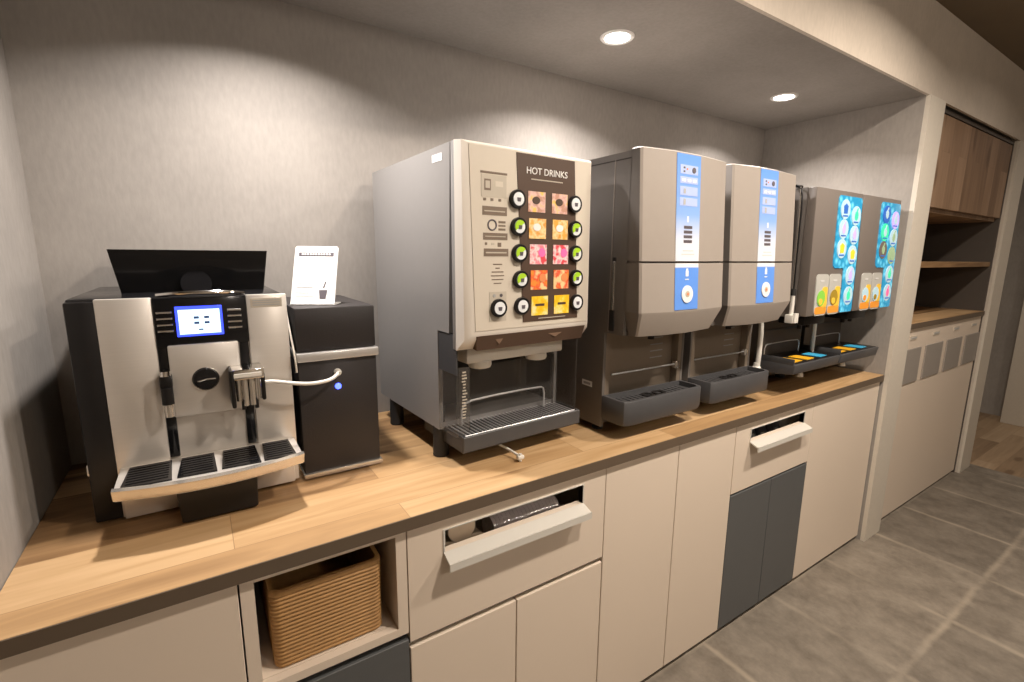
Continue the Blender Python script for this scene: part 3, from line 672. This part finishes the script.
t.part('drain_valve',MB().cyl((.14,.10,Z(.905)),(.14,.10,Z(.880)),.006,'chrome_soft',n=14).tube([(.14,.10,Z(.884)),(.155,.07,Z(.876)),(.165,.03,Z(.870)),(.170,-.005,Z(.864))],.0035,'white_plastic',n=10,smooth=1).box(.160,.180,-.012,.000,Z(.857),Z(.868),'white_plastic',.003).cyl((.170,-.006,Z(.852)),(.170,-.006,Z(.872)),.004,'white_plastic',n=12),tray,label='small white drain tap')

# ---------------------------------------------------------------- blue-striped tea dispensers
def tea_machine(x,label):
    W=.372
    t=Thing('tea_dispenser',label,'drink dispenser',(x,0,CT),group='grey dispensers with a blue printed strip',world=False)
    b=MB()
    side=[(.070,Z(1.666)),(.62,Z(1.666)),(.62,Z(.872)),(.145,Z(.872)),(.145,Z(1.166)),(.070,Z(1.166))]
    yzprism(b,side,0,.010,'taupe_shaded'); yzprism(b,side,W-.010,W,'taupe_shaded')
    b.box(.01,W-.01,.07,.62,Z(1.652),Z(1.666),'taupe_shaded').box(.01,W-.01,.61,.62,Z(.88),Z(1.66),'taupe_shaded').box(.01,W-.01,.17,.61,Z(.872),Z(.885),'taupe_shaded').box(.01,W-.01,.07,.18,Z(1.166),Z(1.178),'taupe_dark')
    t.part('housing',b)
    sm=MB().box(-.0012,0,.072,.62,Z(1.646),Z(1.649),'seam').box(-.0012,0,.128,.132,Z(1.17),Z(1.650),'taupe')
    t.part('side_seam',sm)
    t.part('side_rail',MB().box(-.004,0,.112,.122,Z(1.235),Z(1.375),'chrome_soft',.001,1).box(-.004,0,.108,.126,Z(1.175),Z(1.235),'rubber').box(-.003,0,.112,.122,Z(1.375),Z(1.385),'rubber'),label='chrome rail with black catch')
    # door: three facets in plan, the whole front leaning slightly outwards towards the bottom
    lean=lambda z:-(1.678-z)*.0594
    plan=[(0,.072),(0,.044),(.006,.039),(.118,.022),(.222,.022),(W-.006,.039),(W,.044),(W,.072)]
    def ring(z,dy=0,dx=0):
        return [(px+(dx*(1-2*px/W)),.072 if py>.07 else py+dy+lean(z),Z(z)) for px,py in plan]
    def lf(mb):
        for v in mb.bm.verts: v.co.y+=lean(v.co.z+CT)
        return mb
    def shade_sides(mb):  # side-facing door faces get the darker taupe, painting in their shade
        i=mb.mi('taupe_shaded'); mb.bm.normal_update()
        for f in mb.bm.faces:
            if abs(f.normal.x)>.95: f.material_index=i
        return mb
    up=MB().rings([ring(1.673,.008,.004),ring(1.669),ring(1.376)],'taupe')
    t.part('upper_door',shade_sides(up),smooth=12)
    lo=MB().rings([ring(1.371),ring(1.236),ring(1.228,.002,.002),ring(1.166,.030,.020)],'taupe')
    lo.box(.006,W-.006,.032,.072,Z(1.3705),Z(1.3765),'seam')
    ld=t.part('lower_door',shade_sides(lo),smooth=12)
    xa,xb=.119,.221
    so=t.part('printed_strip',lf(MB().box(xa,xb,.0205,.0225,Z(1.3765),Z(1.666),'blue_print')),label='blue and white printed strip')
    so2=t.part('lower_strip',lf(MB().box(xa,xb,.0205,.0225,Z(1.240),Z(1.3705),'blue_print')),label='plain blue printed strip')
    k=MB(); Y=.0198
    k.box(.132,.208,Y,Y+.001,Z(1.613),Z(1.637),'strip_pale').disc(.190,Z(1.625),Y,.008,'print_dark').box(.145,.152,Y-.0006,Y,Z(1.627),Z(1.632),'print_dark').box(.145,.152,Y-.0006,Y,Z(1.617),Z(1.622),'print_dark').box(.158,.164,Y-.0006,Y,Z(1.624),Z(1.629),'orange_print')
    k.box(.132,.208,Y,Y+.001,Z(1.588),Z(1.606),'strip_pale')
    for q in range(3): k.box(.140+q*.023,.154+q*.023,Y-.0006,Y,Z(1.593),Z(1.600),'white_paper')
    k.box(.132,.208,Y,Y+.001,Z(1.556),Z(1.580),'strip_pale').box(.147,.156,Y-.0006,Y,Z(1.561),Z(1.574),'print_grey').box(.132,.208,Y,Y+.001,Z(1.528),Z(1.550),'strip_pale').box(.147,.156,Y-.0006,Y,Z(1.531),Z(1.547),'print_grey')
    for q in range(4): k.box(.152,.188,Y,Y+.001,Z(1.427)+q*.013,Z(1.435)+q*.013,'print_dark')
    k.box(.145,.200,Y,Y+.001,Z(1.394),Z(1.397),'print_light').box(.150,.195,Y,Y+.001,Z(1.404),Z(1.407),'print_light')
    k.box(.165,.172,Y,Y+.001,Z(1.484),Z(1.500),'white_paper')
    t.part('strip_icons',lf(k),so)
    k=MB().box(.164,.176,Y,Y+.001,Z(1.334),Z(1.350),'white_paper').box(.166,.174,Y,Y+.001,Z(1.350),Z(1.356),'white_paper').box(.162,.178,Y,Y+.001,Z(1.324),Z(1.327),'white_paper')
    t.part('cup_icon',lf(k),so2)
    r=MB().disc(.171,Z(1.284),Y,.0245,'white_paper',t=.002).disc(.171,Z(1.284),Y-.002,.009,'label_pale',t=.001).disc(.171,Z(1.284),Y-.0027,.004,'orange_print',t=.001)
    t.part('round_button',lf(r),so2,label='round white push button')
    # bay
    bay=MB().box(.010,W-.010,.172,.182,Z(.885),Z(1.166),'splash_beige').box(.010,.028,.146,.172,Z(.93),Z(1.166),'splash_beige').box(W-.028,W-.010,.146,.172,Z(.93),Z(1.166),'splash_beige')
    for q in range(5): bay.box(.235,.295,.1712,.172,Z(1.145)-q*.022,Z(1.148)-q*.022,'print_grey')
    t.part('splash_back',bay,label='beige splash panel')
    t.part('cup_rail',MB().tube([(.06,.168,Z(1.025)),(.20,.150,Z(1.03)),(.34,.150,Z(1.03))],.003,'wire',n=8).box(.335,.355,.145,.160,Z(1.015),Z(1.04),'chrome_soft',.002),label='thin metal cup rail')
    T=MB(); ra=[(0,.1445),(0,.075),(.006,.058),(.022,.050),(.343,.050),(.359,.058),(.364,.075),(.364,.1445)]
    inn=[(.012,.138),(.012,.080),(.017,.068),(.028,.062),(.337,.062),(.348,.068),(.353,.080),(.353,.138)]
    T.rings([[(a+.004*(1 if a<.18 else -1),c+.003 if c<.14 else c,Z(.898)) for a,c in ra],[(a,c,Z(.906)) for a,c in ra],[(a,c,Z(.968)) for a,c in ra],[(a+.002*(1 if a<.18 else -1),c+(.002 if c<.14 else 0),Z(.972)) for a,c in ra],[(a,c,Z(.972)) for a,c in inn],[(a,c,Z(.956)) for a,c in inn]],'tray_grey')
    T.box(.012,.352,.1445,.171,Z(.90),Z(.960),'tray_grey')
    tr=t.part('drip_tray',T)
    G=MB()
    for q in range(16): G.box(.030+q*.0195,.043+q*.0195,.070,.134,Z(.9565),Z(.9585),'charcoal')
    G.lathe((.16,.105,Z(.9585)),(0,0,1),[(.012,0),(.022,0),(.022,.003),(.012,.003)],'satin_black',closed=True).lathe((.21,.105,Z(.9585)),(0,0,1),[(.012,0),(.022,0),(.022,.003),(.012,.003)],'satin_black',closed=True)
    t.part('drip_grate',G,tr)
    t.part('spout',MB().box(.150,.200,.090,.160,Z(1.148),Z(1.166),'satin_black',.004).cyl((.175,.12,Z(1.148)),(.175,.12,Z(1.135)),.010,'satin_black'))
    t.part('side_sticker',MB().box(-.001,0,.19,.235,Z(.988),Z(1.005),'white_paper').box(-.0015,-.001,.197,.228,Z(.993),Z(1.0),'print_grey'),label='small white rating label')
    for (xx,yy) in ((.03,.19),(W-.03,.19),(.03,.57),(W-.03,.57)):
        t.part('foot',MB().lathe((xx,yy,.0005),(0,0,1),[(.017,0),(.017,.006),(.008,.009),(.007,.022)],'rubber'))
    return t
T3=tea_machine(1.0,'tall taupe dispenser with a blue strip, right next to the cream hot drinks dispenser')
dup(T3.o,(1.412,.004,CT),'tall taupe dispenser with a blue strip, beside the lit cold drink dispensers')
single('drain_pipe',MB().tube([(1.80,.15,1.165),(1.797,.13,1.155),(1.797,.12,1.13),(1.797,.12,.99),(1.797,.125,.972)],.009,'white_plastic',n=14,smooth=1).lathe((1.797,.125,.985),(0,0,-1),[(.012,0),(.012,.012),(.016,.016),(.016,.022)],'white_plastic'),'white upright pipe between the second blue-striped dispenser and the first lit dispenser','pipe',(1.797,.12,.965))

# ---------------------------------------------------------------- illuminated cold drink dispensers
def cold_machine(x,label,icons,cans):
    W=.37
    t=Thing('cold_drink_dispenser',label,'drink dispenser',(x,0,CT),group='dispensers with glowing blue button panels',world=False)
    b=MB().box(0,.008,.05,.58,Z(1.165),Z(1.640),'taupe_shaded').box(W-.008,W,.05,.58,Z(1.165),Z(1.640),'taupe_shaded').box(.008,W-.008,.05,.58,Z(1.628),Z(1.640),'taupe_shaded').box(.008,W-.008,.05,.58,Z(1.165),Z(1.18),'taupe_dark').box(.008,W-.008,.57,.58,Z(.9),Z(1.63),'taupe_shaded')
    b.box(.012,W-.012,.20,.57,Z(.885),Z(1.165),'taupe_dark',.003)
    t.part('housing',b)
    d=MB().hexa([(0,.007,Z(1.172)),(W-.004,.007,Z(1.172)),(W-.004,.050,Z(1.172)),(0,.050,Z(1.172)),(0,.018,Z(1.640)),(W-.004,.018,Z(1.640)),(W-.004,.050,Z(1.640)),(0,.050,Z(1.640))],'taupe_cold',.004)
    door=t.part('door',d)
    fy=lambda z:.018-(1.640-z)/.468*.011
    def plate(mb,poly,m,off,th=.003):
        vs=MB().prism(poly,0,th,m)
        for v in vs.bm.verts: v.co.y+=fy(v.co.z+CT)-off
        return mb._merge(vs.bm,m)
    def rpoly(x0,x1,z0,z1,r,n=4):
        P=[]
        for cx,cz,a in [(x1-r,z0+r,-PI/2),(x1-r,z1-r,0),(x0+r,z1-r,PI/2),(x0+r,z0+r,PI)]:
            for k in range(n+1): q=a+PI/2*k/n; P.append((cx+r*math.cos(q),Z(cz+r*math.sin(q))))
        return P
    L=[(.165,Z(1.372)),(.170,Z(1.358)),(.182,Z(1.350)),(.248,Z(1.350)),(.256,Z(1.342)),(.256,Z(1.182)),(.262,Z(1.175)),(.350,Z(1.175)),(.358,Z(1.183)),(.358,Z(1.612)),(.350,Z(1.622)),(.176,Z(1.622)),(.165,Z(1.610))]
    pan=t.part('button_panel',plate(MB(),L,'led_panel',.003,.004),door,label='glowing blue L-shaped button panel')
    spots=[(.218,1.572),(.311,1.552),(.218,1.498),(.311,1.478),(.218,1.424),(.311,1.402),(.311,1.320),(.311,1.240)]
    for (sx,sz),(ring,ink) in zip(spots,icons):
        m=MB(); circ=lambda r,rz,k=22,ox=0,oz=0:[(sx+ox+r*math.cos(2*PI*i/k),Z(sz+oz+rz*math.sin(2*PI*i/k))) for i in range(k)]
        plate(m,circ(.037,.037),ring,.0055,.003)
        if ink in('icon_orange','icon_navy','icon_brown'):
            plate(m,[(sx-.014,Z(sz-.016)),(sx+.014,Z(sz-.016)),(sx+.018,Z(sz+.012)),(sx,Z(sz+.022)),(sx-.018,Z(sz+.012))],ink,.0065,.002)
        else:
            plate(m,circ(.014,.018,14),ink,.0065,.002); plate(m,[(sx-.004,Z(sz+.014)),(sx+.004,Z(sz+.014)),(sx+.012,Z(sz+.028)),(sx+.004,Z(sz+.030))],ink,.0065,.002)
        plate(m,[(sx-.020,Z(sz-.027)),(sx+.020,Z(sz-.027)),(sx+.020,Z(sz-.022)),(sx-.020,Z(sz-.022))],'icon_navy',.0065,.002)
        t.part('drink_button',m,pan)
    for i,(c1,c2) in enumerate(cans):
        a=.048+i*.101
        m=MB(); plate(m,rpoly(a,a+.096,1.172,1.328,.018),'can_white',.003,.004)
        plate(m,rpoly(a+.004,a+.092,1.178,1.205,.010),'can_orange',.004,.001)
        plate(m,rpoly(a+.050,a+.092,1.200,1.280,.012),'can_yellow',.004,.001)
        k=20; plate(m,[(a+.044+.030*math.cos(2*PI*j/k),Z(1.238+.030*math.sin(2*PI*j/k))) for j in range(k)],c1,.005,.001)
        plate(m,[(a+.040+.014*math.cos(2*PI*j/k),Z(1.225+.012*math.sin(2*PI*j/k))) for j in range(k)],c2,.006,.001)
        plate(m,rpoly(a+.03,a+.06,1.300,1.306,.002,1),'print_light',.004,.001)
        t.part('drink_label',m,door,label='white rounded drink label with yellow print')
    t.part('nozzle_block',MB().box(.10,.27,.06,.16,Z(1.125),Z(1.165),'satin_black',.005).cyl((.15,.10,Z(1.125)),(.15,.10,Z(1.105)),.008,'satin_black').cyl((.22,.10,Z(1.125)),(.22,.10,Z(1.105)),.008,'satin_black'))
    sb=MB().box(.012,W-.012,.188,.200,Z(.95),Z(1.165),'taupe_dark').box(.02,W-.02,.184,.188,Z(1.085),Z(1.092),'charcoal').box(.02,W-.02,.184,.188,Z(1.13),Z(1.136),'charcoal')
    t.part('splash_back',sb)
    T=MB(); 
    T.hexa([(-.002,.030,Z(.945)),(W-.006,.030,Z(.945)),(W-.006,.186,Z(.925)),(-.002,.186,Z(.925)),(-.002,.022,Z(.985)),(W-.006,.022,Z(.985)),(W-.006,.186,Z(.985)),(-.002,.186,Z(.985))],'tray_grey',.004)
    T.box(.008,W-.016,.032,.182,Z(.984),Z(.9865),'satin_black')
    T.box(-.002,.006,.03,.19,Z(.98),Z(1.005),'charcoal',.002)
    tr=t.part('drip_tray',T)
    for i,(c,sx) in enumerate([('sticker_yellow',.045),('sticker_yellow',.140),('sticker_blue',.245)]):
        dx=i*.012
        m=MB().hexa([(sx-.005,.046,Z(.9865)),(sx+.058,.050,Z(.9865)),(sx+.050+dx*0,.120,Z(.9865)),(sx-.012,.118,Z(.9865)),(sx-.005,.046,Z(.988)),(sx+.058,.050,Z(.988)),(sx+.050,.120,Z(.988)),(sx-.012,.118,Z(.988))],c)
        t.part('cup_marker',m,tr,label='blue cup position sticker' if i==2 else 'yellow cup position sticker')
    t.part('wire_guard',MB().tube([(.03,.165,Z(.986)),(.03,.165,Z(1.035)),(.06,.165,Z(1.04)),(.28,.165,Z(1.04)),(.30,.165,Z(1.03)),(.30,.165,Z(.986))],.0022,'wire',n=8,smooth=1))
    for (xx,yy) in ((.05,.24),(W-.05,.24),(.05,.53),(W-.05,.53)):
        t.part('foot',MB().lathe((xx,yy,.0005),(0,0,1),[(.020,0),(.020,.012),(.012,.016),(.012,.040)],'rubber'))
    t.part('drain_cap',MB().cyl((.20,.10,Z(.940)),(.20,.10,Z(.915)),.008,'white_plastic',n=16).lathe((.20,.10,Z(.917)),(0,0,-1),[(.010,0),(.013,.006),(.014,.018),(.001,.019)],'white_plastic',n=16),tr,label='white drain cap under the tray')
    return t
cold_machine(1.885,'cold drink dispenser with glowing blue buttons, nearer one, green and brown drink labels',
 [('icon_white','icon_navy'),('icon_white','icon_green'),('icon_white','icon_violet'),('icon_white','icon_violet'),('icon_white','icon_orange'),('icon_white','icon_orange'),('icon_white','icon_violet'),('icon_white','icon_green')],
 [('can_green','can_yellow'),('can_brown','can_yellow')])
cold_machine(2.262,'cold drink dispenser with glowing blue buttons, farthest machine against the side wall',
 [('icon_navy','icon_white'),('icon_violet','icon_white'),('icon_green','icon_white'),('icon_white','icon_olive'),('icon_brown','icon_olive'),('icon_olive','icon_olive'),('icon_white','icon_green'),('icon_white','icon_pink')],
 [('icon_white','can_orange'),('icon_white','can_brown')])
t=Thing('cup_holder_cable','dark cable with a white end bracket hanging beside the first lit dispenser','cable',(1.858,.055,1.14))
t.part('cable',MB().tube([(1.862,.085,1.648),(1.856,.060,1.640),(1.854,.050,1.60),(1.854,.048,1.40),(1.854,.046,1.26)],.0028,'satin_black',smooth=1).tube([(1.8565,.062,1.64),(1.8555,.056,1.56),(1.8555,.053,1.40),(1.855,.05,1.26)],.0025,'chrome_soft'))
t.part('clip',MB().box(1.8565,1.905,.078,.092,1.6412,1.6500,'satin_black',.001,1))
t.part('grip',MB().cyl((1.854,.046,1.262),(1.854,.046,1.180),.0075,'white_plastic').cyl((1.854,.046,1.275),(1.854,.046,1.250),.0085,'rubber'))
t.part('bracket',MB().box(1.833,1.866,.028,.058,1.148,1.180,'white_plastic',.003).cyl((1.842,.026,1.185),(1.842,.026,1.150),.006,'white_plastic').cyl((1.856,.026,1.185),(1.856,.026,1.150),.006,'white_plastic'),label='white plastic bracket')
single('drain_pipe',MB().tube([(2.228,.13,1.123),(2.228,.128,1.10),(2.228,.128,1.02),(2.228,.128,.9875)],.008,'white_plastic',n=14),'short white upright pipe over the drip trays between the two lit dispensers','pipe',(2.228,.128,.9875))

# ---------------------------------------------------------------- tall cabinet on the right
t=Thing('tall_cabinet','built-in tall cabinet with wood-grain top door, open dark shelves and pale lower waste flaps','cabinet',(3.47,.3,0))
a0,a1=2.848,4.097
m=MB().box(a0,a0+.016,.012,.50,0,2.068,'taupe_dark').box(a1-.016,a1,.012,.50,0,2.068,'taupe_dark').box(a0+.016,a1-.016,.485,.50,0,2.068,'taupe_dark').box(a0+.016,a1-.016,.012,.485,2.05,2.068,'taupe_dark')
t.part('body',m)
t.part('upper_door',MB().box(a0+.018,a1-.018,.014,.034,1.632,2.046,'walnut_front',.001,1).box(a0+.018,a1-.018,.034,.48,1.612,1.632,'walnut_front'),label='wood-grain lift-up door')
t.part('shelf',MB().box(a0+.016,a1-.016,.020,.485,1.345,1.372,'oak'),label='oak shelf')
t.part('counter',MB().box(a0+.016,a1-.016,.006,.485,1.045,1.072,'oak').box(a0+.016,a1-.016,.003,.006,1.045,1.072,'edge_brown'),label='oak counter board with dark edge')
lf=MB().box(a0+.016,a1-.016,.016,.03,.018,1.042,'laminate')
low=t.part('lower_front',lf)
t.part('kick_board',MB().box(a0+.016,a1-.016,.03,.04,0,.018,'kick_dark'))
for k in range(4):
    xa=2.878+k*.318
    fl=t.part('waste_flap',MB().box(xa,xa+.25,.010,.016,.757,.940,'flap_grey',.002,1),low,label='grey swing flap')
    t.part('flap_sign',MB().box(xa+.085,xa+.175,.013,.016,.985,1.005,'label_pale').box(xa+.095,xa+.165,.012,.0132,.992,.998,'print_grey'),low)

# ---------------------------------------------------------------- camera
f,yw,pt,rl=481.5633,-0.5788,0.1772,0.0089
fw=Vector((-math.sin(yw)*math.cos(pt),math.cos(yw)*math.cos(pt),-math.sin(pt)))
r=Vector((math.cos(yw),math.sin(yw),0)); up=r.cross(fw)
r2=math.cos(rl)*r+math.sin(rl)*up; u2=-math.sin(rl)*r+math.cos(rl)*up
cam=D.cameras.new('camera'); co=D.objects.new('camera',cam); COL.objects.link(co)
cam.sensor_width=36; cam.lens=f*36/1024; cam.clip_start=.02
M=Matrix(((r2.x,u2.x,-fw.x,0),(r2.y,u2.y,-fw.y,-.8845),(r2.z,u2.z,-fw.z,1.39),(0,0,0,1)))
co.matrix_world=M; SC.camera=co

w=D.worlds.new('world'); SC.world=w; w.use_nodes=True
w.node_tree.nodes['Background'].inputs[0].default_value=(1,.88,.74,1); w.node_tree.nodes['Background'].inputs[1].default_value=.05
vs=SC.view_settings; vs.view_transform='Standard'; vs.look='None'; vs.gamma=1; vs.exposure=-.06; vs.use_curve_mapping=False
